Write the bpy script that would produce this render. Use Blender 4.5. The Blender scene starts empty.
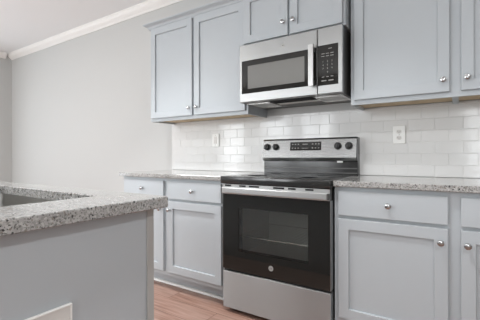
import bpy, bmesh, math, random
from mathutils import Vector, Matrix
random.seed(7)
S = bpy.context.scene
COL = S.collection

# ------------------------------------------------------------ camera, light, exposure
cd = bpy.data.cameras.new('camera'); cam = bpy.data.objects.new('camera', cd); COL.objects.link(cam)
cam.location = (1.3536, -2.4933, 1.0545)
cam.rotation_euler = (math.pi / 2, 0.0026, 0.5813)
cd.sensor_width = 36.0; cd.lens = 332.26 / 480 * 36; cd.shift_y = -4.13 / 480; cd.clip_start = 0.02
S.camera = cam
S.view_settings.view_transform = 'Standard'; S.view_settings.look = 'None'
S.view_settings.exposure = 0.33; S.view_settings.gamma = 1.0; S.view_settings.use_curve_mapping = False

W = bpy.data.worlds.new('sky'); S.world = W; W.use_nodes = True
W.node_tree.nodes['Background'].inputs[0].default_value = (0.86, 0.93, 1.0, 1)
W.node_tree.nodes['Background'].inputs[1].default_value = 1.6

FRONT = -5.2          # inner face of the wall behind the camera
LEFT = -4.74
RIGHT = 3.4
CEIL = 2.710
WINDOWS = [(-4.35, -3.6), (-3.0, -2.2), (-1.9, -1.1), (-0.9, 0.9), (1.5, 2.3)]  # last two are added, unseen openings that brighten cabinet fronts and island side
WZS = [(0.75, 2.3), (0.75, 2.3), (0.06, 2.2), (2.06, 2.48), (0.75, 2.3)]
LWIN = (-3.7, -0.8); LWZ = (0.12, 2.25)      # wide glazed opening in the left wall
def area(name, loc, rot, sx, sy, power, col=(1, 1, 1)):
    l = bpy.data.lights.new(name, 'AREA'); l.shape = 'RECTANGLE'; l.size = sx; l.size_y = sy
    l.energy = power; l.color = col
    o = bpy.data.objects.new(name, l); COL.objects.link(o); o.location = loc; o.rotation_euler = rot
    return o
for i, (a, b) in enumerate(WINDOWS):
    area('window_daylight', ((a + b) / 2, FRONT - 0.2, sum(WZS[i]) / 2), (math.pi / 2, 0, 0), b - a, WZS[i][1] - WZS[i][0],
         (26, 29, 52, 24, 22)[i], (0.95, 0.98, 1.0))  # the last two lights shine through the added openings
area('window_daylight', (LEFT - 0.2, sum(LWIN) / 2, sum(LWZ) / 2), (math.pi / 2, 0, -math.pi / 2), LWIN[1] - LWIN[0], LWZ[1] - LWZ[0] , 10, (0.95, 0.98, 1.0))
ADDED_LAMPS = [(-3.1, -4.4), (2.4, -2.6)]  # added ceiling lamps, unseen, put in to even out the light
for x, y in ADDED_LAMPS:
    l = area('ceiling_lamp_light', (x, y, CEIL - 0.032), (0, 0, 0), 0.24, 0.24, 10 if x < 0 else 22, (0.98, 0.99, 1.0))
    l.data.shape = 'DISK'

KL = (-2.35, -2.75, 1.25, 0.42)          # added unseen fixture left of the island, put in to brighten the cabinets
area('kitchen_fixture_light', (KL[0], KL[1], CEIL - 0.09), (0, 0, 0), KL[2] - 0.05, KL[3] - 0.05, 26, (0.98, 0.99, 1.0))

ADDED_CANS = [(-0.75, -1.25), (0.75, -1.35)]   # added unseen downlights, put in to brighten base cabinets and aisle floor
for x, y in ADDED_CANS:
    sl = bpy.data.lights.new('downlight_beam', 'SPOT'); sl.energy = 118 if x < 0 else 92; sl.color = (0.98, 0.99, 1.0); sl.shadow_soft_size = 0.07
    sl.spot_size = math.radians(100); sl.spot_blend = 0.75
    so = bpy.data.objects.new('downlight_beam', sl); COL.objects.link(so); so.location = (x, y, CEIL - 0.02)

# ------------------------------------------------------------ materials
MATS = {}
def mat(name, col=(0.5, 0.5, 0.5), rough=0.5, metal=0.0, spec=0.5, coat=0.0, build=None):
    m = bpy.data.materials.new(name); m.use_nodes = True
    b = m.node_tree.nodes['Principled BSDF']
    b.inputs['Base Color'].default_value = (*col, 1); b.inputs['Roughness'].default_value = rough
    b.inputs['Metallic'].default_value = metal; b.inputs['Specular IOR Level'].default_value = spec
    b.inputs['Coat Weight'].default_value = coat; b.inputs['Coat Roughness'].default_value = 0.04
    if build: build(m.node_tree, b)
    MATS[name] = m
    return m
def N(nt, t, **k):
    n = nt.nodes.new(t)
    for a, v in k.items():
        if a in n.inputs.keys(): n.inputs[a].default_value = v
        else: setattr(n, a, v)
    return n
def coords(nt, scale=(1, 1, 1), out='Object', loc=(0, 0, 0)):
    t = N(nt, 'ShaderNodeTexCoord'); mp = N(nt, 'ShaderNodeMapping')
    mp.inputs['Scale'].default_value = scale; mp.inputs['Location'].default_value = loc
    nt.links.new(t.outputs[out], mp.inputs['Vector'])
    return mp.outputs['Vector']
def ramp(nt, fac, stops, interp='LINEAR'):
    r = N(nt, 'ShaderNodeValToRGB'); cr = r.color_ramp; cr.interpolation = interp
    while len(cr.elements) < len(stops): cr.elements.new(0.5)
    for e, (p, c) in zip(cr.elements, stops):
        e.position = p; e.color = (*c, 1) if len(c) == 3 else c
    nt.links.new(fac, r.inputs['Fac']); return r.outputs['Color']
def mix(nt, fac, a, b, mode='MIX'):
    m = N(nt, 'ShaderNodeMix', data_type='RGBA', blend_type=mode)
    if isinstance(fac, float): m.inputs[0].default_value = fac
    else: nt.links.new(fac, m.inputs[0])
    for i, v in ((6, a), (7, b)):
        if isinstance(v, tuple): m.inputs[i].default_value = (*v, 1)
        else: nt.links.new(v, m.inputs[i])
    return m.outputs[2]
def bump(nt, b, h, strength=0.2, dist=0.002):
    n = N(nt, 'ShaderNodeBump'); n.inputs['Strength'].default_value = strength; n.inputs['Distance'].default_value = dist
    nt.links.new(h, n.inputs['Height']); nt.links.new(n.outputs['Normal'], b.inputs['Normal'])
def noise(nt, v, scale, detail=3, rough=0.5):
    n = N(nt, 'ShaderNodeTexNoise'); n.inputs['Scale'].default_value = scale
    n.inputs['Detail'].default_value = detail; n.inputs['Roughness'].default_value = rough
    nt.links.new(v, n.inputs['Vector']); return n.outputs['Fac']

def paint(scale, st):
    def f(nt, b):
        bump(nt, b, noise(nt, coords(nt), scale, 2), st, 0.001)
    return f
mat('wall_paint', (0.52, 0.523, 0.512), 0.75, spec=0.3, build=paint(180, 0.12))
mat('ceiling_paint', (0.86, 0.875, 0.88), 0.85, spec=0.2, build=paint(120, 0.15))
mat('trim_paint', (0.82, 0.815, 0.79), 0.4, build=paint(60, 0.03))
mat('cabinet_paint', (0.430, 0.462, 0.484), 0.38, build=paint(90, 0.05))
mat('island_paint', (0.47, 0.505, 0.53), 0.42, build=paint(90, 0.05))
mat('island_trim_paint', (0.42, 0.415, 0.40), 0.45, build=paint(90, 0.05))
mat('white_plastic', (0.80, 0.80, 0.78), 0.35)
mat('plate_plastic', (0.66, 0.645, 0.62), 0.5)
mat('plate_rim', (0.80, 0.79, 0.77), 0.4)
mat('slot_dark', (0.015, 0.015, 0.015), 0.7, spec=0.1)
mat('grout', (0.68, 0.68, 0.67), 0.9)
def tile_b(nt, b):
    bump(nt, b, noise(nt, coords(nt), 26, 2), 0.10, 0.004)
mat('tile_glaze', (0.70, 0.70, 0.69), 0.12, spec=0.5, build=tile_b)
def plywood(nt, b):
    g = noise(nt, coords(nt, (3, 60, 20)), 3, 4)
    nt.links.new(ramp(nt, g, [(0.3, (0.50, 0.37, 0.22)), (0.7, (0.66, 0.52, 0.34))]), b.inputs['Base Color'])
mat('plywood', (0.6, 0.5, 0.35), 0.6, build=plywood)

def granite(nt, b):
    v = coords(nt)
    base = ramp(nt, noise(nt, v, 45, 4, 0.6), [(0.30, (0.28, 0.277, 0.268)), (0.48, (0.36, 0.356, 0.345)), (0.70, (0.41, 0.405, 0.393))])
    def cells(scale, thr, loc):
        vo = N(nt, 'ShaderNodeTexVoronoi'); vo.inputs['Scale'].default_value = scale; vo.inputs['Randomness'].default_value = 1
        nt.links.new(coords(nt, loc=loc), vo.inputs['Vector'])
        sx = N(nt, 'ShaderNodeSeparateColor'); nt.links.new(vo.outputs['Color'], sx.inputs[0])
        m = N(nt, 'ShaderNodeMath', operation='LESS_THAN'); m.inputs[1].default_value = thr
        nt.links.new(sx.outputs[0], m.inputs[0]); return m.outputs[0]
    c = mix(nt, cells(190, 0.34, (0, 0, 0)), base, (0.27, 0.267, 0.258))
    c = mix(nt, cells(210, 0.13, (3, 1, 2)), c, (0.14, 0.138, 0.133))
    c = mix(nt, cells(160, 0.05, (7, 4, 1)), c, (0.05, 0.049, 0.048))
    c = mix(nt, cells(170, 0.06, (1, 9, 5)), c, (0.22, 0.195, 0.175))
    c = mix(nt, cells(160, 0.15, (4, 2, 8)), c, (0.45, 0.443, 0.43))
    nt.links.new(c, b.inputs['Base Color'])
mat('granite', (0.6, 0.6, 0.58), 0.06, spec=1.0, build=granite)

def planks(nt, b):
    v = coords(nt)
    br = N(nt, 'ShaderNodeTexBrick'); nt.links.new(v, br.inputs['Vector'])
    br.offset = 0.37; br.inputs['Scale'].default_value = 1; br.inputs['Brick Width'].default_value = 1.22
    br.inputs['Row Height'].default_value = 0.18; br.inputs['Mortar Size'].default_value = 0.0018
    br.inputs['Color1'].default_value = (0, 0, 0, 1); br.inputs['Color2'].default_value = (1, 1, 1, 1)
    br.inputs['Mortar'].default_value = (0.5, 0.5, 0.5, 1)
    sp = N(nt, 'ShaderNodeSeparateColor'); nt.links.new(br.outputs['Color'], sp.inputs[0])
    ad = N(nt, 'ShaderNodeVectorMath', operation='ADD'); nt.links.new(v, ad.inputs[0])
    cm = N(nt, 'ShaderNodeCombineXYZ'); nt.links.new(sp.outputs[0], cm.inputs[0]); nt.links.new(sp.outputs[0], cm.inputs[2])
    nt.links.new(cm.outputs[0], ad.inputs[1])
    mp = N(nt, 'ShaderNodeMapping'); mp.inputs['Scale'].default_value = (1.6, 22, 4); nt.links.new(ad.outputs[0], mp.inputs[0])
    g = noise(nt, mp.outputs[0], 2.2, 7, 0.62)
    mp2 = N(nt, 'ShaderNodeMapping'); mp2.inputs['Scale'].default_value = (2, 7, 2); nt.links.new(ad.outputs[0], mp2.inputs[0])
    g2 = noise(nt, mp2.outputs[0], 1.4, 3)
    c = ramp(nt, g, [(0.30, (0.14, 0.07, 0.05)), (0.45, (0.28, 0.155, 0.115)), (0.56, (0.38, 0.23, 0.18)), (0.70, (0.48, 0.325, 0.265))])
    c = mix(nt, ramp(nt, g2, [(0.4, (0, 0, 0)), (0.7, (0.5, 0.5, 0.5))]), c, (0.48, 0.345, 0.29))
    c = mix(nt, ramp(nt, sp.outputs[0], [(0, (0, 0, 0)), (1, (0.35, 0.35, 0.35))]), c, (0.28, 0.17, 0.13))
    c = mix(nt, br.outputs['Fac'], c, (0.10, 0.05, 0.035))
    nt.links.new(c, b.inputs['Base Color'])
    bump(nt, b, g, 0.12, 0.001)
mat('wood_planks', (0.4, 0.25, 0.2), 0.38, build=planks)

def steel(sc, an=0.5, lo=0.26, hi=0.40):
    def f(nt, b):
        h = noise(nt, coords(nt, sc), 8, 3, 0.6)
        b.inputs['Anisotropic'].default_value = an; b.inputs['Anisotropic Rotation'].default_value = 0.25
        mr = N(nt, 'ShaderNodeMapRange'); nt.links.new(h, mr.inputs[0])
        mr.inputs['To Min'].default_value = lo; mr.inputs['To Max'].default_value = hi
        nt.links.new(mr.outputs[0], b.inputs['Roughness'])
    return f
mat('stainless', (0.33, 0.333, 0.33), 0.27, 1.0, build=steel((0.6, 60, 60)))
mat('drawer_steel', (0.43, 0.435, 0.435), 0.45, 1.0, build=steel((0.6, 60, 60), 0.9, 0.42, 0.55))
mat('panel_steel', (0.24, 0.24, 0.237), 0.3, 1.0, build=steel((0.6, 60, 60), 0.5, 0.22, 0.32))  # stainless base darkened to stand in for dim reflections on the backguard
mat('handle_steel', (0.46, 0.46, 0.455), 0.3, 1.0, build=steel((0.6, 60, 60), 0.3, 0.25, 0.4))
mat('emblem_metal', (0.42, 0.42, 0.41), 0.4, 0.3)
mat('sink_steel', (0.45, 0.44, 0.42), 0.3, 1.0, build=steel((0.6, 40, 40)))
mat('bright_steel', (0.80, 0.79, 0.77), 0.22, 1.0)
mat('nickel', (0.42, 0.42, 0.42), 0.2, 1.0)
mat('black_glass', (0.012, 0.012, 0.011), 0.05, spec=0.5)
mat('ceramic_glass', (0.016, 0.016, 0.016), 0.17, spec=0.6)
mat('burner_print', (0.045, 0.045, 0.045), 0.25)
mat('gloss_enamel', (0.016, 0.016, 0.016), 0.16)
mat('black_enamel', (0.018, 0.018, 0.018), 0.3)
mat('black_plastic', (0.02, 0.02, 0.02), 0.4)
mat('dark_grey_metal', (0.10, 0.098, 0.095), 0.45, 0.6)
mat('grey_metal', (0.16, 0.158, 0.15), 0.5, 0.5)
def meshb(nt, b):
    vo = N(nt, 'ShaderNodeTexVoronoi'); vo.inputs['Scale'].default_value = 400; vo.inputs['Randomness'].default_value = 0.0
    nt.links.new(coords(nt), vo.inputs['Vector'])
    nt.links.new(ramp(nt, vo.outputs['Distance'], [(0.3, (0.02, 0.02, 0.02)), (0.45, (0.17, 0.17, 0.16))]), b.inputs['Base Color'])
mat('microwave_screen', (0.12, 0.12, 0.115), 0.16, coat=0.4, build=meshb)
mat('filter_mesh', (0.45, 0.445, 0.43), 0.45, 0.8)
mat('lamp_lens', (0.62, 0.61, 0.58), 0.5)
mat('key_print', (0.27, 0.27, 0.26), 0.5)
mat('oven_enamel', (0.62, 0.62, 0.61), 0.35)
def tint(nt, b):
    tr = N(nt, 'ShaderNodeBsdfTransparent'); tr.inputs[0].default_value = (0.84, 0.84, 0.82, 1)
    gl = N(nt, 'ShaderNodeBsdfGlossy'); gl.inputs['Roughness'].default_value = 0.04; gl.inputs[0].default_value = (1, 1, 1, 1)
    fr = N(nt, 'ShaderNodeFresnel'); fr.inputs[0].default_value = 1.5
    mx = N(nt, 'ShaderNodeMixShader'); nt.links.new(fr.outputs[0], mx.inputs[0])
    nt.links.new(tr.outputs[0], mx.inputs[1]); nt.links.new(gl.outputs[0], mx.inputs[2])
    nt.links.new(mx.outputs[0], nt.nodes['Material Output'].inputs['Surface'])
mat('tinted_glass', build=tint)
def glow(nt, b):
    b.inputs['Emission Color'].default_value = (1, 0.95, 0.88, 1); b.inputs['Emission Strength'].default_value = 3.0
mat('lamp_diffuser', (0.9, 0.9, 0.88), 0.5, build=glow)

# ------------------------------------------------------------ mesh helpers
class MB:
    """collects shapes, builds one mesh object"""
    def __init__(s): s.bm = bmesh.new()
    def _merge(s, t):
        me = bpy.data.meshes.new('t'); t.to_mesh(me); t.free(); s.bm.from_mesh(me); bpy.data.meshes.remove(me)
    def box(s, x0, x1, y0, y1, z0, z1, bev=0.0, seg=2):
        t = bmesh.new(); bmesh.ops.create_cube(t, size=1)
        for v in t.verts:
            v.co = Vector(((x0 + x1) / 2 + v.co.x * abs(x1 - x0), (y0 + y1) / 2 + v.co.y * abs(y1 - y0), (z0 + z1) / 2 + v.co.z * abs(z1 - z0)))
        if bev: bmesh.ops.bevel(t, geom=t.edges[:], offset=bev, segments=seg, profile=0.5, affect='EDGES')
        s._merge(t); return s
    def lathe(s, prof, c, axis, seg=24):
        """prof: (radius, height along axis)"""
        ax = Vector(axis).normalized(); q = ax.to_track_quat('Z', 'Y').to_matrix()
        t = bmesh.new(); rings = []
        for r, h in prof:
            rings.append([t.verts.new(Vector(c) + q @ Vector((r * math.cos(2 * math.pi * k / seg), r * math.sin(2 * math.pi * k / seg), h))) for k in range(seg)])
        for a, b in zip(rings, rings[1:]):
            for k in range(seg): t.faces.new((a[k], a[(k + 1) % seg], b[(k + 1) % seg], b[k]))
        if prof[0][0] > 1e-6: t.faces.new(rings[0][::-1])
        if prof[-1][0] > 1e-6: t.faces.new(rings[-1])
        bmesh.ops.remove_doubles(t, verts=t.verts[:], dist=1e-6)
        bmesh.ops.recalc_face_normals(t, faces=t.faces[:])
        s._merge(t); return s
    def prism(s, pts, axis, a, b, bev=0.0):
        """pts 2-D outline; axis 'x' -> (y,z), 'y' -> (x,z), 'z' -> (x,y), pushed from a to b"""
        def P(p, d): return {'x': (d, p[0], p[1]), 'y': (p[0], d, p[1]), 'z': (p[0], p[1], d)}[axis]
        t = bmesh.new(); A = [t.verts.new(P(p, a)) for p in pts]; B = [t.verts.new(P(p, b)) for p in pts]; n = len(pts)
        t.faces.new(A[::-1]); t.faces.new(B)
        for k in range(n): t.faces.new((A[k], A[(k + 1) % n], B[(k + 1) % n], B[k]))
        bmesh.ops.recalc_face_normals(t, faces=t.faces[:])
        if bev: bmesh.ops.bevel(t, geom=t.edges[:], offset=bev, segments=2, profile=0.5, affect='EDGES')
        s._merge(t); return s
    def tube(s, pts, r, seg=10):
        for a, b in zip(pts, pts[1:]):
            d = Vector(b) - Vector(a); s.lathe([(r, 0), (r, d.length)], a, d, seg)
        return s
    def mesh(s, name, m):
        me = bpy.data.meshes.new(name); s.bm.normal_update(); s.bm.to_mesh(me); s.bm.free()
        me.materials.append(MATS[m]); return me
    def build(s, name, m, parent=None, smooth=False):
        me = s.mesh(name, m)
        if parent is not None:
            off = Vector(); p = parent
            while p is not None: off += p.location; p = p.parent
            me.transform(Matrix.Translation(-off))
        if smooth:
            for p in me.polygons: p.use_smooth = True
            if hasattr(me, 'set_sharp_from_angle'): me.set_sharp_from_angle(angle=math.radians(35))
        o = bpy.data.objects.new(name, me); COL.objects.link(o); o.parent = parent
        return o
def struct(o): o['kind'] = 'structure'; return o
def thing(name, label, cat, loc, group=None):
    o = bpy.data.objects.new(name, None); COL.objects.link(o); o.location = loc; o.empty_display_size = 0.05
    o['label'] = label; o['category'] = cat
    if group: o['group'] = group
    return o
def tag(o, label, cat): o['label'] = label; o['category'] = cat; return o
def text(body, size, name, m, parent, frame, depth=0.0004):
    """lettering on a plane: frame = Matrix whose local XY is the plane of the letters"""
    cu = bpy.data.curves.new(name, 'FONT'); cu.body = body; cu.size = size; cu.extrude = depth
    cu.align_x = 'CENTER'; cu.align_y = 'CENTER'; cu.resolution_u = 3
    t = bpy.data.objects.new('t', cu); COL.objects.link(t); bpy.context.view_layer.update()
    me = bpy.data.meshes.new_from_object(t); bpy.data.objects.remove(t); bpy.data.curves.remove(cu)
    me.transform(frame); me.name = name; me.materials.clear(); me.materials.append(MATS[m])
    return me
def facing(x, y, z): return Matrix.Translation((x, y, z)) @ Matrix.Rotation(math.pi / 2, 4, 'X')

# ------------------------------------------------------------ room shell
struct(MB().box(LEFT - 0.1, RIGHT + 0.1, FRONT - 0.12, 0.1, -0.1, 0.0).build('floor', 'wood_planks'))
struct(MB().box(LEFT - 0.1, RIGHT + 0.1, FRONT - 0.12, 0.1, CEIL, CEIL + 0.1).build('ceiling', 'ceiling_paint'))
struct(MB().box(LEFT - 0.1, RIGHT + 0.1, 0, 0.1, 0, CEIL).build('wall_back', 'wall_paint'))
m = MB(); ya, yb = LWIN
m.box(LEFT - 0.1, LEFT, FRONT, ya, 0, CEIL); m.box(LEFT - 0.1, LEFT, yb, 0, 0, CEIL); m.box(LEFT - 0.1, LEFT, ya, yb, 0, LWZ[0]); m.box(LEFT - 0.1, LEFT, ya, yb, LWZ[1], CEIL)
struct(m.build('wall_left', 'wall_paint'))
struct(MB().box(RIGHT, RIGHT + 0.1, FRONT, 0, 0, CEIL).build('wall_right', 'wall_paint'))
m = MB(); xs = LEFT - 0.1
for (a, b), WZ in zip(WINDOWS, WZS):
    m.box(xs, a, FRONT - 0.12, FRONT, 0, CEIL); m.box(a, b, FRONT - 0.12, FRONT, 0, WZ[0]); m.box(a, b, FRONT - 0.12, FRONT, WZ[1], CEIL); xs = b
m.box(xs, RIGHT + 0.1, FRONT - 0.12, FRONT, 0, CEIL)
struct(m.build('wall_front', 'wall_paint'))
for i, (a, b) in enumerate(WINDOWS):
    m = MB(); w = 0.045; WZ = WZS[i]
    y0, y1 = FRONT - 0.09, FRONT - 0.04
    m.box(a, a + w, y0, y1, *WZ); m.box(b - w, b, y0, y1, *WZ); m.box(a + w, b - w, y0, y1, WZ[0], WZ[0] + w); m.box(a + w, b - w, y0, y1, WZ[1] - w, WZ[1])
    zm = sum(WZ) / 2
    if i == 2: m.box((a + b) / 2 - 0.09, (a + b) / 2 + 0.09, y0 + 0.005, y1, WZ[0] + w, WZ[1] - w)
    else: m.box(a + w, b - w, y0 + 0.01, y1, zm - 0.02, zm + 0.02)
    c = 0.075; y0, y1 = FRONT + 0.001, FRONT + 0.02
    m.box(a - c, a, y0, y1, max(0.002, WZ[0] - c), WZ[1] + c); m.box(b, b + c, y0, y1, max(0.002, WZ[0] - c), WZ[1] + c)
    m.box(a, b, y0, y1, WZ[1], WZ[1] + c); m.box(a, b, y0, y1, max(0.002, WZ[0] - c), WZ[0])
    struct(m.build('window_%d' % (i + 1), 'trim_paint'))  # the last two frame the added openings
m = MB(); w = 0.05; x0, x1 = LEFT - 0.085, LEFT - 0.03; ya, yb = LWIN; za, zb = LWZ
for y in (ya, (ya + yb) / 2 - w / 2, yb - w): m.box(x0, x1, y, y + w, za, zb)
for y0, y1 in ((ya + w, (ya + yb) / 2 - w / 2), ((ya + yb) / 2 + w / 2, yb - w)):
    m.box(x0, x1, y0, y1, za, za + w); m.box(x0, x1, y0, y1, zb - w, zb)
c = 0.075; x0, x1 = LEFT + 0.001, LEFT + 0.02
m.box(x0, x1, ya - c, ya, 0.095, zb + c); m.box(x0, x1, yb, yb + c, 0.095, zb + c); m.box(x0, x1, ya, yb, zb, zb + c)
struct(m.build('window_6', 'trim_paint'))
CROWN_S = 0.82
# ceiling cornice, swept profile (distance from wall, drop from ceiling)
CROWN = [(0, 0), (0.092, 0), (0.092, 0.012), (0.084, 0.016), (0.078, 0.030), (0.062, 0.050), (0.040, 0.068), (0.024, 0.078),
         (0.018, 0.086), (0.014, 0.088), (0.012, 0.100), (0, 0.100)]
CROWN = [(d * CROWN_S, h * CROWN_S) for d, h in CROWN]
e = 0.0005
struct(MB().prism([(-d - e, CEIL - h - e) for d, h in CROWN], 'x', LEFT + e, RIGHT - e).build('trim_1', 'trim_paint'))
struct(MB().prism([(LEFT + d + e, CEIL - h - e) for d, h in CROWN], 'y', FRONT + e, -0.0932).build('trim_2', 'trim_paint'))
BB = [(0, 0), (0.014, 0), (0.014, 0.075), (0.009, 0.088), (0, 0.092)]
struct(MB().prism([(-d - e, h + e) for d, h in BB], 'x', LEFT + e, -1.13).build('baseboard_back', 'trim_paint'))
struct(MB().prism([(LEFT + d + e, h + e) for d, h in BB], 'y', FRONT + e, -0.016).build('baseboard_left', 'trim_paint'))

# tiled splashback: bevelled glazed tiles in running bond on a grout bed
XL, XE = -1.118, 2.02
struct(MB().box(XL, XE, -0.0070, -0.0002, 0.915, 1.392).build('wall_back_grout', 'grout'))
m = MB(); PX, PZ = 0.1535, 0.0763
for r in range(7):
    z0 = 0.9155 + r * PZ; z1 = min(z0 + PZ - 0.0022, 1.391)
    if z1 - z0 < 0.01: continue
    x = 0.844 + (0.0768 if r % 2 == 0 else 0) - PX * 14
    while x < XE:
        a, b = max(x, XL + 0.001), min(x + PX - 0.0022, XE)
        if b - a > 0.01:
            t = MB().box(a, b, -0.0085, -0.002, z0, z1, 0.0012, 1)
            rx, rz = random.uniform(-1, 1) * 0.006, random.uniform(-1, 1) * 0.006
            c = Vector(((a + b) / 2, -0.005, (z0 + z1) / 2))
            M = Matrix.Translation(c) @ Matrix.Rotation(rx, 4, 'X') @ Matrix.Rotation(rz, 4, 'Z') @ Matrix.Translation(-c)
            bmesh.ops.transform(t.bm, matrix=M, verts=t.bm.verts[:]); m._merge(t.bm)
        x += PX
struct(m.build('wall_back_tile', 'tile_glaze'))
struct(MB().box(XL - 0.004, XL, -0.0095, -0.0003, 0.915, 1.392).build('trim_3', 'tile_glaze'))

# ------------------------------------------------------------ cabinets
def shaker(x0, x1, z0, z1, yb, t=0.020, st=0.057, rec=0.0135):
    """framed door with a sunk flat panel; front face at yb - t"""
    m = MB(); bm = m.bm; f = yb - t
    def ring(a, y): return [bm.verts.new(p) for p in ((x0 + a, y, z0 + a), (x1 - a, y, z0 + a), (x1 - a, y, z1 - a), (x0 + a, y, z1 - a))]
    R = [ring(0, yb), ring(0, f + 0.0016), ring(0.0016, f), ring(st - 0.001, f), ring(st, f + 0.001), ring(st + 0.001, f + rec)]
    for A, B in zip(R, R[1:]):
        for k in range(4): bm.faces.new((A[k], A[(k + 1) % 4], B[(k + 1) % 4], B[k]))
    bm.faces.new(R[0][::-1]); bm.faces.new(R[-1])
    bmesh.ops.recalc_face_normals(bm, faces=bm.faces[:])
    return m
def knob(x, y, z, parent):
    prof = [(0.0075, 0), (0.0075, 0.0015), (0.0052, 0.004), (0.0050, 0.012), (0.0095, 0.0165), (0.0145, 0.0195), (0.0155, 0.0225), (0.0148, 0.0255), (0.0105, 0.0278), (0.0, 0.0288)]
    MB().lathe(prof, (x, y, z), (0, -1, 0), 24).build('knob', 'nickel', parent, True)

FB = -0.612                                   # face of the base cabinets
def base_cabinet(label, x0, x1, cols):
    """cols: (left, right, knob on the right) for each drawer-over-door column"""
    t = thing('base_cabinet', label, 'cabinet', ((x0 + x1) / 2, FB, 0))
    g = 0.0006
    b = MB(); b.box(x0 + g, x1 - g, FB + 0.019, -0.001, 0.112, 0.8815)
    # face frame: stiles and rails
    b.box(x0 + g, cols[0][0] + 0.012, FB, FB + 0.019, 0.112, 0.8815); b.box(cols[-1][1] - 0.012, x1 - g, FB, FB + 0.019, 0.112, 0.8815)
    for p, q in zip(cols, cols[1:]): b.box(p[1] - 0.012, q[0] + 0.012, FB, FB + 0.019, 0.112, 0.8815)
    for a, c, _ in cols:
        for za, zb in ((0.844, 0.8815), (0.695, 0.733), (0.112, 0.165)): b.box(a + 0.012, c - 0.012, FB, FB + 0.019, za, zb)
    b.build('body', 'cabinet_paint', t)
    MB().box(x0 + g, x1 - g, -0.518, -0.02, 0.001, 0.1115).build('toe_kick', 'cabinet_paint', t)
    MB().prism([(-0.5185, 0.001), (-0.536, 0.001), (-0.536, 0.008), (-0.533, 0.014), (-0.527, 0.018), (-0.5185, 0.019)], 'x', x0 + g, x1 - g).build('shoe_moulding', 'trim_paint', t)
    for a, c, knob_right in cols:
        d = MB().box(a, c, FB - 0.0205, FB - 0.0008, 0.722, 0.857, 0.0018, 2).build('drawer', 'cabinet_paint', t)
        knob((a + c) / 2, FB - 0.0205, 0.793, d)
        d = shaker(a, c, 0.147, 0.703, FB - 0.0008).build('door', 'cabinet_paint', t)
        knob(c - 0.0285 if knob_right else a + 0.0265, FB - 0.0208, 0.637, d)
    return t
base_cabinet('pale grey two-door base cabinet left of the range', -1.105, -0.004, [(-1.0785, -0.5975, True), (-0.553, -0.029, False)])
base_cabinet('pale grey two-door base cabinet right of the range, cut by the right edge', 0.763, 1.915, [(0.789, 1.312, True), (1.3635, 1.888, False)])

def crown(x0, x1, yf, z, left_return=False):
    pr = [(0, 0), (-0.012, 0), (-0.013, 0.010), (-0.018, 0.012), (-0.024, 0.024), (-0.036, 0.033), (-0.046, 0.036), (-0.046, 0.040), (-0.054, 0.042), (-0.054, 0.052), (0, 0.052)]
    m = MB(); a = x0 - 0.054 if left_return else x0
    bm = m.bm
    if left_return:       # mitred return along the open end
        F = [bm.verts.new((x0 + d, yf + d, z + h)) for d, h in pr]
        E = [bm.verts.new((x1, yf + d, z + h)) for d, h in pr]
        Wl = [bm.verts.new((x0 + d, -0.002, z + h)) for d, h in pr]
        n = len(pr)
        for A, B in ((F, E), (Wl, F)):
            for k in range(n): bm.faces.new((A[k], A[(k + 1) % n], B[(k + 1) % n], B[k]))
        bm.faces.new(E); bm.faces.new(Wl[::-1])
        bmesh.ops.recalc_face_normals(bm, faces=bm.faces[:])
    else:
        m.prism([(yf + d, z + h) for d, h in pr], 'x', x0, x1)
    return m
def upper_cabinet(label, x0, x1, z0, doors, yf=-0.312, left_return=False, crown_x0=None, crown_x1=None):
    """doors: (x0, x1, knob x)"""
    t = thing('wall_cabinet', label, 'cabinet', ((x0 + x1) / 2, yf, z0), 'wall cabinets')
    g = 0.0006; zt = 2.29; zb = z0 + 0.022
    x0 += g; x1 -= g
    b = MB(); b.box(x0, x1, yf + 0.019, -0.0005, zb, zt)
    b.box(x0, x0 + 0.016, yf + 0.019, -0.0105, z0, zb); b.box(x1 - 0.016, x1, yf + 0.019, -0.0105, z0, zb)
    sw = min(0.04, max(0.02, doors[0][0] - x0 + 0.012))
    b.box(x0, x0 + sw, yf, yf + 0.019, z0, zt, 0.0008, 1); b.box(x1 - sw, x1, yf, yf + 0.019, z0, zt, 0.0008, 1)
    b.box(x0 + sw, x1 - sw, yf, yf + 0.019, z0, z0 + 0.042); b.box(x0 + sw, x1 - sw, yf + 0.0003, yf + 0.019, zt - 0.045, zt)
    if len(doors) == 2:
        mx = (doors[0][1] + doors[1][0]) / 2
        mw = max(0.02, (doors[1][0] - doors[0][1]) / 2 + 0.01)
        b.box(mx - mw, mx + mw, yf, yf + 0.019, z0 + 0.042, zt - 0.045)
        if x1 - x0 > 1.12: b.box(mx - 0.016, mx + 0.016, yf + 0.019, -0.0105, z0 - 0.0005, zb - 0.0055)
    b.build('body', 'cabinet_paint', t)
    MB().box(x0 + 0.0165, x1 - 0.0165, yf + 0.0195, -0.011, zb - 0.005, zb - 0.0003).build('underside', 'plywood', t)
    crown(x0 if crown_x0 is None else crown_x0, x1 if crown_x1 is None else crown_x1, yf - 0.001, 2.246, left_return).build('crown_moulding', 'cabinet_paint', t)
    zd = z0 + (0.029 if z0 < 1.6 else 0.012)
    for a, c, kx in doors:
        d = shaker(a, c, zd, 2.2445, yf - 0.0008).build('door', 'cabinet_paint', t)
        knob(kx, yf - 0.0208, zd + (0.066 if z0 < 1.6 else 0.09), d)
    return t
upper_cabinet('tall pale grey two-door wall cabinet left of the microwave', -1.092, -0.002, 1.378,
              [(-1.072, -0.5615, -0.590), (-0.5375, -0.022, -0.507)], left_return=True)
upper_cabinet('short pale grey two-door cabinet mounted above the microwave', 0.0, 0.764, 1.876,
              [(0.014, 0.375, 0.344), (0.390, 0.748, 0.419)], yf=-0.385)
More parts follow.
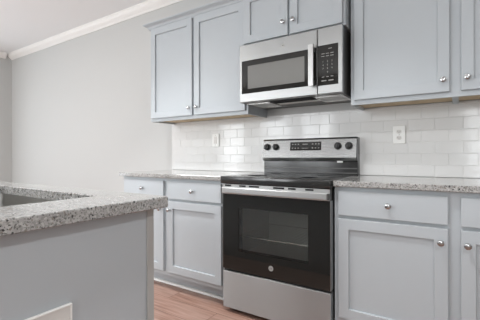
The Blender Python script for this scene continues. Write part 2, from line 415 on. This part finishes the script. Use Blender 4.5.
upper_cabinet('tall pale grey two-door wall cabinet right of the microwave, cut by the right edge', 0.776, 1.915, 1.378,
              [(0.800, 1.314, 1.285), (1.3675, 1.888, 1.395)])

# ------------------------------------------------------------ worktops
tag(MB().box(-1.128, -0.005, -0.648, -0.0098, 0.882, 0.914, 0.004, 2).build('worktop', 'granite'),
    'speckled granite worktop on the cabinets left of the range', 'worktop')
tag(MB().box(0.764, 2.02, -0.648, -0.0098, 0.882, 0.914, 0.004, 2).build('worktop', 'granite'),
    'speckled granite worktop on the cabinets right of the range', 'worktop')

# ------------------------------------------------------------ island
IX0, IX1, IY0, IY1 = -0.88, 0.503, -2.62, -1.655
SX0, SX1, SY0, SY1 = -0.50, 0.282, -2.225, -1.780
t = thing('kitchen_island', 'grey painted kitchen island with plain end panel in the left foreground', 'kitchen island', (-0.6, -2.14, 0))
b = MB()          # hollow carcass so that the sink hangs inside
px0, px1, py0, py1 = IX0 + 0.03, 0.463, IY0 + 0.03, IY1 - 0.041
b.box(px0, px0 + 0.018, py0, py1, 0.002, 0.8755); b.box(px1 - 0.018, px1, py0, py1, 0.002, 0.8755)
b.box(px0 + 0.018, px1 - 0.018, py0, py0 + 0.018, 0.002, 0.8755); b.box(px0 + 0.018, px1 - 0.018, py1 - 0.018, py1, 0.1, 0.8755)
b.build('body', 'island_paint', t)
MB().box(px1 + 0.0003, px1 + 0.007, py1 - 0.026, py1 + 0.002, 0.002, 0.8755, 0.001, 1).build('corner_trim', 'island_trim_paint', t)
MB().box(px0 + 0.02, px1 - 0.02, py1 - 0.08, py1 - 0.0185, 0.002, 0.0995).build('toe_kick', 'island_paint', t)
m = MB(); bm = m.bm; z0, z1 = 0.876, 0.914
def rr(x0, x1, y0, y1, r, z, n=5):
    out = []
    for cx, cy, a0 in ((x1 - r, y1 - r, 0), (x0 + r, y1 - r, 90), (x0 + r, y0 + r, 180), (x1 - r, y0 + r, 270)):
        for k in range(n):
            a = math.radians(a0 + 90 * k / (n - 1)); out.append(bm.verts.new((cx + r * math.cos(a), cy + r * math.sin(a), z)))
    return out
def ringpair(A, B):
    for k in range(len(A)): bm.faces.new((A[k], A[(k + 1) % len(A)], B[(k + 1) % len(A)], B[k]))
L = [rr(SX0, SX1, SY0, SY1, 0.018, z0), rr(IX0 + .003, IX1 - .003, IY0 + .003, IY1 - .003, 0.004, z0), rr(IX0, IX1, IY0, IY1, 0.006, z0 + 0.003),
     rr(IX0, IX1, IY0, IY1, 0.006, z1 - 0.004), rr(IX0 + .001, IX1 - .001, IY0 + .001, IY1 - .001, 0.006, z1 - 0.001), rr(IX0 + .004, IX1 - .004, IY0 + .004, IY1 - .004, 0.005, z1),
     rr(SX0 - .003, SX1 + .003, SY0 - .003, SY1 + .003, 0.021, z1), rr(SX0, SX1, SY0, SY1, 0.018, z1 - 0.003)]
for A, B in zip(L, L[1:]): ringpair(A, B)
ringpair(L[-1], L[0]); bmesh.ops.recalc_face_normals(bm, faces=bm.faces[:])
tag(m.build('worktop', 'granite'), 'speckled granite island worktop with a sink cut-out in the left foreground', 'worktop')

t = thing('kitchen_sink', 'stainless undermount sink set in the island worktop', 'sink', ((SX0 + SX1) / 2, (SY0 + SY1) / 2, 0.66))
m = MB(); bm = m.bm; o = 0.006
L = [rr(SX0 - .02, SX1 + .02, SY0 - .02, SY1 + .02, 0.03, 0.8755), rr(SX0 - o, SX1 + o, SY0 - o, SY1 + o, 0.024, 0.8755), rr(SX0 - o, SX1 + o, SY0 - o, SY1 + o, 0.024, 0.868),
     rr(SX0 + .01, SX1 - .01, SY0 + .01, SY1 - .01, 0.035, 0.69), rr(SX0 + .03, SX1 - .03, SY0 + .03, SY1 - .03, 0.05, 0.672), rr(-.17, -.06, -2.06, -1.95, .05, .668)]
for A, B in zip(L, L[1:]): ringpair(A, B)
bm.faces.new(L[-1]); bmesh.ops.recalc_face_normals(bm, faces=bm.faces[:])
if sum(f.normal.z for f in bm.faces if f.calc_center_median().z < 0.675) < 0: bmesh.ops.reverse_faces(bm, faces=bm.faces[:])
m.build('basin', 'sink_steel', t, True)
MB().lathe([(0.042, 0), (0.042, 0.002), (0.036, 0.003), (0.03, 0.0005), (0, 0.0005)], (-0.115, -2.005, 0.6685), (0, 0, 1), 24).build('drain', 'bright_steel', t, True)

# white plate low on the island's end panel, its lower part below the frame
t = thing('cover_plate', 'off-white rectangular cover plate low on the island end panel, cut by the bottom edge', 'plate', (px1, -2.13, 0.52))
b = MB(); X0, X1 = px1 + 0.0004, px1 + 0.012; ya, yb, za, zb = -2.30, -1.988, 0.36, 0.655; w = 0.0045
b.box(X0, X1, ya, ya + w, za, zb, 0.001, 1); b.box(X0, X1, yb - w, yb, za, zb, 0.001, 1)
b.box(X0, X1, ya + w, yb - w, za, za + w, 0.001, 1); b.box(X0, X1, ya + w, yb - w, zb - w, zb, 0.001, 1)
b.build('rim', 'plate_rim', t)
MB().box(X0, X1 - 0.002, ya + w, yb - w, za + w, zb - w).build('face', 'plate_plastic', t)

# ------------------------------------------------------------ range
t = thing('electric_range', 'stainless and black freestanding electric range between the base cabinets', 'range', (0.381, -0.35, 0))
R0, R1 = 0.011, 0.758; RY = -0.655
b = MB(); y0 = -0.615            # body shell around the oven cavity
b.box(R0, R0 + 0.05, y0, -0.02, 0.03, 0.868); b.box(R1 - 0.05, R1, y0, -0.02, 0.03, 0.868)
b.box(R0 + 0.05, R1 - 0.05, y0, -0.02, 0.03, 0.36); b.box(R0 + 0.05, R1 - 0.05, y0, -0.02, 0.78, 0.868); b.box(R0 + 0.05, R1 - 0.05, -0.10, -0.02, 0.36, 0.78)
for x in (R0 + 0.04, R1 - 0.04):
    for y in (-0.56, -0.08): b.lathe([(0.018, 0), (0.018, 0.03)], (x, y, 0.0005), (0, 0, 1), 12)
b.build('body', 'black_enamel', t)
b = MB(); a = 0.054
b.box(R0 + a, R1 - a, -0.604, -0.1005, 0.3605, 0.364); b.box(R0 + a, R1 - a, -0.604, -0.1005, 0.776, 0.7795)
b.box(R0 + a - .0035, R0 + a, -0.604, -0.1005, 0.3605, 0.7795); b.box(R1 - a, R1 - a + .0035, -0.604, -0.1005, 0.3605, 0.7795); b.box(R0 + a, R1 - a, -0.104, -0.1005, 0.364, 0.776)
b.build('oven_cavity', 'oven_enamel', t)
for z in (0.505,):
    b = MB()
    for k in range(20): b.tube([(R0 + 0.075 + k * 0.0318, -0.58, z), (R0 + 0.075 + k * 0.0318, -0.13, z)], 0.002, 6)
    for y in (-0.585, -0.125): b.tube([(R0 + 0.06, y, z), (R1 - 0.06, y, z)], 0.0032, 8)
    b.build('oven_rack', 'bright_steel', t)
# oven door: black glass around a tinted window
WX0, WX1, WZ0, WZ1 = 0.140, 0.624, 0.425, 0.711
d = MB(); D0, D1, DZ0, DZ1 = R0 + 0.003, R1 - 0.003, 0.297, 0.866
for q in ((D0, WX0, DZ0, DZ1), (WX1, D1, DZ0, DZ1), (WX0, WX1, DZ0, WZ0), (WX0, WX1, WZ1, DZ1)): d.box(q[0], q[1], RY - 0.012, RY + 0.038, q[2], q[3])
door = d.build('oven_door', 'black_glass', t)
MB().box(WX0, WX1, RY - 0.0115, RY - 0.007, WZ0, WZ1).build('window', 'tinted_glass', door)
for xa in (D1 + 0.0001, D0 - 0.0025): MB().box(xa, xa + 0.0024, RY - 0.0125, RY + 0.03, DZ0, 0.80).build('edge_trim', 'stainless', door)
b = MB(); b.box(D0, D1, RY - 0.0165, RY - 0.0125, 0.800, 0.866, 0.001, 1)
b.build('top_trim', 'handle_steel', door)
for xa, xb in ((0.035, 0.085), (0.15, 0.20), (0.225, 0.30), (0.40, 0.475), (0.50, 0.55), (0.61, 0.66)):
    MB().box(xa, xb, RY - 0.0172, RY - 0.0163, 0.8515, 0.8620).build('vent_slot', 'slot_dark', door)
h = MB(); HY = RY - 0.036
h.prism([(HY, 0.805), (HY - 0.004, 0.810), (HY - 0.004, 0.841), (HY, 0.845), (HY + 0.008, 0.845), (HY + 0.011, 0.841), (HY + 0.011, 0.810), (HY + 0.008, 0.805)], 'x', D0 + 0.012, D1 - 0.012, 0.0008)
h.box(D0 + 0.03, D0 + 0.055, HY + 0.010, RY - 0.0166, 0.815, 0.838); h.box(D1 - 0.055, D1 - 0.03, HY + 0.010, RY - 0.0166, 0.815, 0.838)
hd = h.build('handle', 'handle_steel', door)
for xa in (D0, D1 - 0.0118): MB().box(xa, xa + 0.0118, HY - 0.0035, RY - 0.0166, 0.807, 0.843, 0.002, 2).build('end_cap', 'dark_grey_metal', hd)
# round emblem
bd = MB().lathe([(0.0165, 0), (0.0165, 0.0015), (0.0145, 0.002), (0.0142, 0.0012), (0, 0.0012)], (0.381, RY - 0.0121, 0.355), (0, -1, 0), 32).build('badge', 'emblem_metal', door, True)
def lettering(body, size, name, m, parent, fr):
    me = text(body, size, name, m, parent, fr)
    off = Vector(); p = parent
    while p is not None: off += p.location; p = p.parent
    me.transform(Matrix.Translation(-off))
    o = bpy.data.objects.new(name, me); COL.objects.link(o); o.parent = parent; return o
lettering('GE', 0.0145, 'emblem', 'black_plastic', bd, facing(0.381, RY - 0.0138, 0.355))
d = MB(); d.box(R0 + 0.002, R1 - 0.002, RY - 0.010, RY + 0.038, 0.034, 0.279, 0.002, 2)
d.build('storage_drawer', 'drawer_steel', t)
MB().box(R0 + 0.004, R1 - 0.004, RY + 0.006, RY + 0.036, 0.279, 0.297).build('gap_seal', 'black_enamel', t)
ct = MB().box(0.0, R1 + 0.001, -0.680, -0.086, 0.869, 0.918, 0.006, 3).build('cooktop', 'ceramic_glass', t, True)
for cx, cy, r in ((0.20, -0.52, 0.115), (0.57, -0.52, 0.095), (0.20, -0.24, 0.078), (0.57, -0.24, 0.078)):
    m = MB()
    for q in (r, r * 0.62):
        m.lathe([(q - 0.003, 0), (q, 0), (q, 0.0002), (q - 0.003, 0.0002), (q - 0.003, 0)], (cx, cy, 0.9181), (0, 0, 1), 48)
    m.build('burner_ring', 'burner_print', ct)
# backguard
bg = MB(); G0, G1 = 0.002, R1 + 0.001
bg.prism([(-0.012, 0.90), (-0.070, 0.90), (-0.070, 1.012), (-0.086, 1.016), (-0.098, 1.040), (-0.078, 1.176), (-0.070, 1.185), (-0.012, 1.185)], 'x', G0, G1, 0.001)
g = bg.build('backguard', 'gloss_enamel', t)
def slope(u):     # point on the sloped front, u from 0 (bottom) to 1 (top)
    return (-0.098 + 0.020 * u, 1.040 + 0.136 * u)
m = MB(); (ya, za), (yb, zb) = slope(0.0), slope(1.0)
m.prism([(ya, za), (ya - 0.003, za), (yb - 0.003, zb), (-0.071, 1.1885), (-0.03, 1.1885), (-0.03, 1.1855), (-0.070, 1.1855), (yb, zb)], 'x', G0, G1 - 0.004)
m.build('front_panel', 'panel_steel', g)
MB().prism([(-0.0865, 1.0165), (-0.0895, 1.0165), (-0.1005, 1.0395), (-0.0985, 1.0395)], 'x', G0, G1 - 0.004).build('lower_lip', 'stainless', g)
for za, zb in ((0.958, 0.966), (0.925, 0.931)): MB().box(G0 + 0.004, G1 - 0.004, -0.0745, -0.0705, za, zb).build('rear_trim', 'dark_grey_metal', g)
ang = math.atan2(0.020, 0.136)
def on_slope(x, z, lift=0.0):
    u = (z - 1.040) / 0.136; y, zz = slope(u)
    return Matrix.Translation((x, y - 0.003, z)) @ Matrix.Rotation(-ang, 4, 'X') @ Matrix.Translation((0, -lift, 0))
def slab(x0, x1, z0, z1, th, lift=0.0, bev=0.0):
    m = MB().box(x0, x1, -th, 0, -(z1 - z0) / 2, (z1 - z0) / 2, bev, 2)
    bmesh.ops.transform(m.bm, matrix=on_slope(0, (z0 + z1) / 2, lift), verts=m.bm.verts[:]); return m
dp = slab(0.247, 0.499, 1.094, 1.161, 0.0015, 0.0002, 0.0005).build('display', 'black_glass', g)
for zz in (1.143, 1.113):
    for k, xx in enumerate((0.268, 0.292, 0.316, 0.432, 0.456, 0.480)):
        slab(xx - 0.0055, xx + 0.0055, zz - 0.0035, zz + 0.0035, 0.0004, 0.0018).build('key', 'key_print', dp)
slab(0.350, 0.392, 1.140, 1.146, 0.0004, 0.0018).build('clock_readout', 'key_print', dp)
slab(0.345, 0.398, 1.110, 1.114, 0.0004, 0.0018).build('key', 'key_print', dp)
for x in (0.044, 0.122, 0.624, 0.703):
    m = MB().lathe([(0.027, 0), (0.027, 0.004), (0.0225, 0.006), (0.0205, 0.026), (0.018, 0.029), (0, 0.029)], (0, 0, 0), (0, -1, 0), 28)
    m.box(-0.005, 0.005, -0.038, -0.026, -0.021, 0.021, 0.002, 2)
    M = on_slope(x, 1.124, 0.0003) @ Matrix.Rotation(random.choice((0.0, 0.0, 0.5)), 4, 'Y')
    bmesh.ops.transform(m.bm, matrix=M, verts=m.bm.verts[:])
    k = m.build('knob', 'black_plastic', g, True)
    b = slab(x - 0.001, x + 0.001, 1.156, 1.162, 0.0004, 0.0002); b.build('index_mark', 'slot_dark', g)
st = MB().box(0.618, 0.660, -0.0935, -0.0905, 1.004, 1.0155, 0.001, 1).build('sticker', 'white_plastic', g)
st['label'] = 'small white tag under the control panel'

# ------------------------------------------------------------ microwave
t = thing('microwave', 'stainless over-the-range microwave with black glass door above the range', 'microwave', (0.381, -0.2, 1.444))
M0, M1, MZ0, MZ1 = 0.002, 0.760, 1.446, 1.866; MY = -0.405
MB().box(M0 + 0.004, M1 - 0.004, MY, -0.0105, MZ0 + 0.004, MZ1).build('body', 'dark_grey_metal', t)
XS = 0.600                             # split between door and control side
def frame_box(m, x0, x1, z0, z1, hx0, hx1, hz0, hz1, yf, yb):
    """front slab with a rectangular opening; the outer edge is eased"""
    bm = m.bm
    def ring(a, b_, c, d_, y): return [bm.verts.new(p) for p in ((a, y, c), (b_, y, c), (b_, y, d_), (a, y, d_))]
    r = 0.004
    L = [ring(x0, x1, z0, z1, yb), ring(x0, x1, z0, z1, yf + r), ring(x0 + r * .3, x1 - r * .3, z0 + r * .3, z1 - r * .3, yf + r * .3), ring(x0 + r, x1 - r, z0 + r, z1 - r, yf),
         ring(hx0, hx1, hz0, hz1, yf), ring(hx0, hx1, hz0, hz1, yb)]
    for A, B in zip(L, L[1:] + L[:1]):
        for k in range(4): bm.faces.new((A[k], A[(k + 1) % 4], B[(k + 1) % 4], B[k]))
    bmesh.ops.recalc_face_normals(bm, faces=bm.faces[:]); return m
FY = -0.440
d = frame_box(MB(), M0, XS - 0.001, MZ0, MZ1, 0.022, XS - 0.0030, 1.508, 1.748, FY, MY - 0.0005).build('door', 'stainless', t)
wn = frame_box(MB(), 0.0222, XS - 0.0032, 1.5082, 1.7478, 0.072, 0.512, 1.541, 1.708, FY - 0.0012, MY - 0.001).build('window', 'black_glass', d)
MB().box(0.0721, 0.5119, FY + 0.001, FY + 0.006, 1.5411, 1.7079).build('screen', 'microwave_screen', wn)
h = MB()
hx = 0.572; HF = FY - 0.046
h.prism([(hx - 0.017, HF), (hx + 0.015, HF), (hx + 0.018, HF + 0.006), (hx + 0.015, HF + 0.017), (hx - 0.017, HF + 0.017), (hx - 0.020, HF + 0.006)], 'z', 1.498, 1.762, 0.001)
h.box(hx - 0.012, hx + 0.011, HF + 0.016, FY - 0.0015, 1.512, 1.536); h.box(hx - 0.012, hx + 0.011, HF + 0.016, FY - 0.0015, 1.722, 1.746)
h.build('handle', 'handle_steel', d)
bd = MB().lathe([(0.0135, 0), (0.0135, 0.0012), (0.012, 0.0016), (0.0118, 0.0010), (0, 0.0010)], (0.356, FY - 0.0002, 1.806), (0, -1, 0), 32).build('badge', 'emblem_metal', d, True)
lettering('GE', 0.012, 'emblem', 'dark_grey_metal', bd, facing(0.356, FY - 0.0016, 1.806))
c = frame_box(MB(), XS + 0.001, M1, MZ0, MZ1, XS + 0.0025, 0.734, 1.500, 1.755, FY, MY - 0.0005).build('control_panel', 'stainless', t)
k = MB().box(XS + 0.0027, 0.7338, FY - 0.0008, MY - 0.001, 1.5002, 1.7548).build('keypad', 'black_glass', c)
fr = lambda x, z: facing(x, FY - 0.0012, z)
kx = (0.637, 0.666, 0.695)
for r_, row in enumerate(('123', '456', '789', ' 0 ')):
    for x, ch in zip(kx, row):
        if ch != ' ': lettering(ch, 0.015, 'digit', 'key_print', k, fr(x, 1.650 - r_ * 0.0225))
def key(x0, x1, z, h): MB().box(x0, x1, FY - 0.0012, FY - 0.0009, z - h, z + h).build('key', 'key_print', k)
for x in kx:
    for z in (1.684, 1.700): key(x - 0.010, x + 0.010, z, 0.002)
    key(x - 0.008, x + 0.008, 1.553, 0.002)
key(0.627, 0.659, 1.529, 0.003); key(0.672, 0.704, 1.529, 0.003); key(0.672, 0.694, 1.729, 0.002)
# underside: lamp lenses, vent and grease filters
b = MB(); b.box(M0 + 0.006, M1 - 0.006, -0.405, -0.02, MZ0 - 0.002, MZ0 + 0.003)
b.build('bottom_pan', 'grey_metal', t)
for xa, xb in ((0.035, 0.205), (0.565, 0.735)):
    f = MB().box(xa, xb, -0.36, -0.16, MZ0 - 0.0055, MZ0 - 0.0022, 0.001, 1).build('grease_filter', 'filter_mesh', t)
    b = MB(); w = 0.008
    b.box(xa - w, xa - 0.0003, -0.368, -0.152, MZ0 - 0.0075, MZ0 - 0.0022); b.box(xb + 0.0003, xb + w, -0.368, -0.152, MZ0 - 0.0075, MZ0 - 0.0022)
    b.box(xa, xb, -0.368, -0.3605, MZ0 - 0.0075, MZ0 - 0.0022); b.box(xa, xb, -0.1595, -0.152, MZ0 - 0.0075, MZ0 - 0.0022)
    b.build('frame', 'bright_steel', f)
b = MB().box(0.225, 0.545, -0.400, -0.285, MZ0 - 0.004, MZ0 - 0.0022).build('vent_opening', 'slot_dark', t)
MB().box(0.225, 0.545, -0.270, -0.215, MZ0 - 0.005, MZ0 - 0.0022, 0.001, 1).build('lamp_lens', 'lamp_lens', t)

# ------------------------------------------------------------ wall plates
def plate_bm(x, z, y, w=0.078, h=0.122):
    m = MB(); m.prism([(x - w / 2, z - h / 2), (x + w / 2, z - h / 2), (x + w / 2, z + h / 2), (x - w / 2, z + h / 2)], 'y', y, y - 0.007, 0.0025); return m
YT = -0.0112
t = thing('wall_outlet', 'white duplex power outlet on the tile right of the range', 'outlet', (1.018, YT, 1.195))
MB_ = plate_bm(1.018, 1.195, YT); MB_.build('cover', 'white_plastic', t)
for z in (1.2155, 1.1745):
    r = MB(); pts = [(1.018 + 0.0165 * math.cos(a), z + max(-0.0125, min(0.0125, 0.0165 * math.sin(a)))) for a in [2 * math.pi * k / 28 for k in range(28)]]
    r.prism(pts, 'y', YT - 0.0068, YT - 0.0095)
    rc = r.build('receptacle', 'plate_plastic', t)
    s = MB()
    for dx, hh in ((-0.0062, 0.0045), (0.0062, 0.0036)): s.box(1.018 + dx - 0.0012, 1.018 + dx + 0.0012, YT - 0.0099, YT - 0.0094, z + 0.002 - hh, z + 0.002 + hh)
    s.lathe([(0.0024, 0), (0.0024, 0.0005)], (1.018, YT - 0.0094, z - 0.0078), (0, -1, 0), 12)
    s.build('slots', 'slot_dark', rc)
MB().lathe([(0.003, 0), (0.003, 0.0006), (0, 0.0012)], (1.018, YT - 0.007, 1.195), (0, -1, 0), 12).build('screw', 'nickel', t)
t = thing('light_switch', 'white rocker switch plate on the tile left of the range', 'switch', (-0.547, YT, 1.202))
plate_bm(-0.547, 1.202, YT).build('cover', 'white_plastic', t)
m = MB(); m.prism([(YT - 0.0068, 1.169), (YT - 0.0125, 1.169), (YT - 0.0085, 1.202), (YT - 0.0100, 1.235), (YT - 0.0068, 1.235)], 'x', -0.5635, -0.5305, 0.0006)
m.build('rocker', 'plate_plastic', t)
for z in (1.247, 1.157): MB().lathe([(0.0028, 0), (0.0028, 0.0006), (0, 0.001)], (-0.547, YT - 0.007, z), (0, -1, 0), 12).build('screw', 'nickel', t)

# ------------------------------------------------------------ added ceiling lamps (unseen, put in to light the room)
PL = ['flat round ceiling lamp behind the camera near the windows',
      'flat round ceiling lamp above the floor right of the camera']
for (x, y), lb in zip(ADDED_LAMPS, PL):
    t = thing('ceiling_lamp', lb, 'lamp', (x, y, CEIL - 0.0305), 'flat round ceiling lamps')
    MB().lathe([(0.150, 0), (0.150, 0.006), (0.136, 0.014), (0.130, 0.014), (0.130, 0)], (x, y, CEIL - 0.0005), (0, 0, -1), 32).build('rim', 'white_plastic', t, True)
    MB().lathe([(0.129, 0), (0.129, 0.010), (0, 0.010)], (x, y, CEIL - 0.0005), (0, 0, -1), 32).build('diffuser', 'lamp_diffuser', t, True)

t = thing('ceiling_fixture', 'long white box light fixture on the ceiling above the open floor left of the island', 'lamp', (KL[0], KL[1], CEIL - 0.04))
x0, x1, y0, y1 = KL[0] - KL[2] / 2, KL[0] + KL[2] / 2, KL[1] - KL[3] / 2, KL[1] + KL[3] / 2
MB().box(x0 - 0.03, x1 + 0.03, y0 - 0.03, y1 + 0.03, CEIL - 0.04, CEIL - 0.0005, 0.004, 2).build('housing', 'white_plastic', t)
MB().box(x0, x1, y0, y1, CEIL - 0.085, CEIL - 0.0402, 0.006, 2).build('diffuser', 'lamp_diffuser', t)

for (x, y), lb in zip(ADDED_CANS, ('recessed downlight above the aisle at the left base cabinets', 'recessed downlight above the aisle in front of the range')):
    t = thing('recessed_downlight', lb, 'lamp', (x, y, CEIL), 'recessed downlights')
    MB().lathe([(0.090, 0), (0.090, 0.003), (0.074, 0.006), (0.074, 0)], (x, y, CEIL - 0.0005), (0, 0, -1), 32).build('rim', 'white_plastic', t, True)
    MB().lathe([(0.0735, 0), (0.0735, 0.002), (0, 0.002)], (x, y, CEIL - 0.0005), (0, 0, -1), 32).build('diffuser', 'lamp_diffuser', t, True)
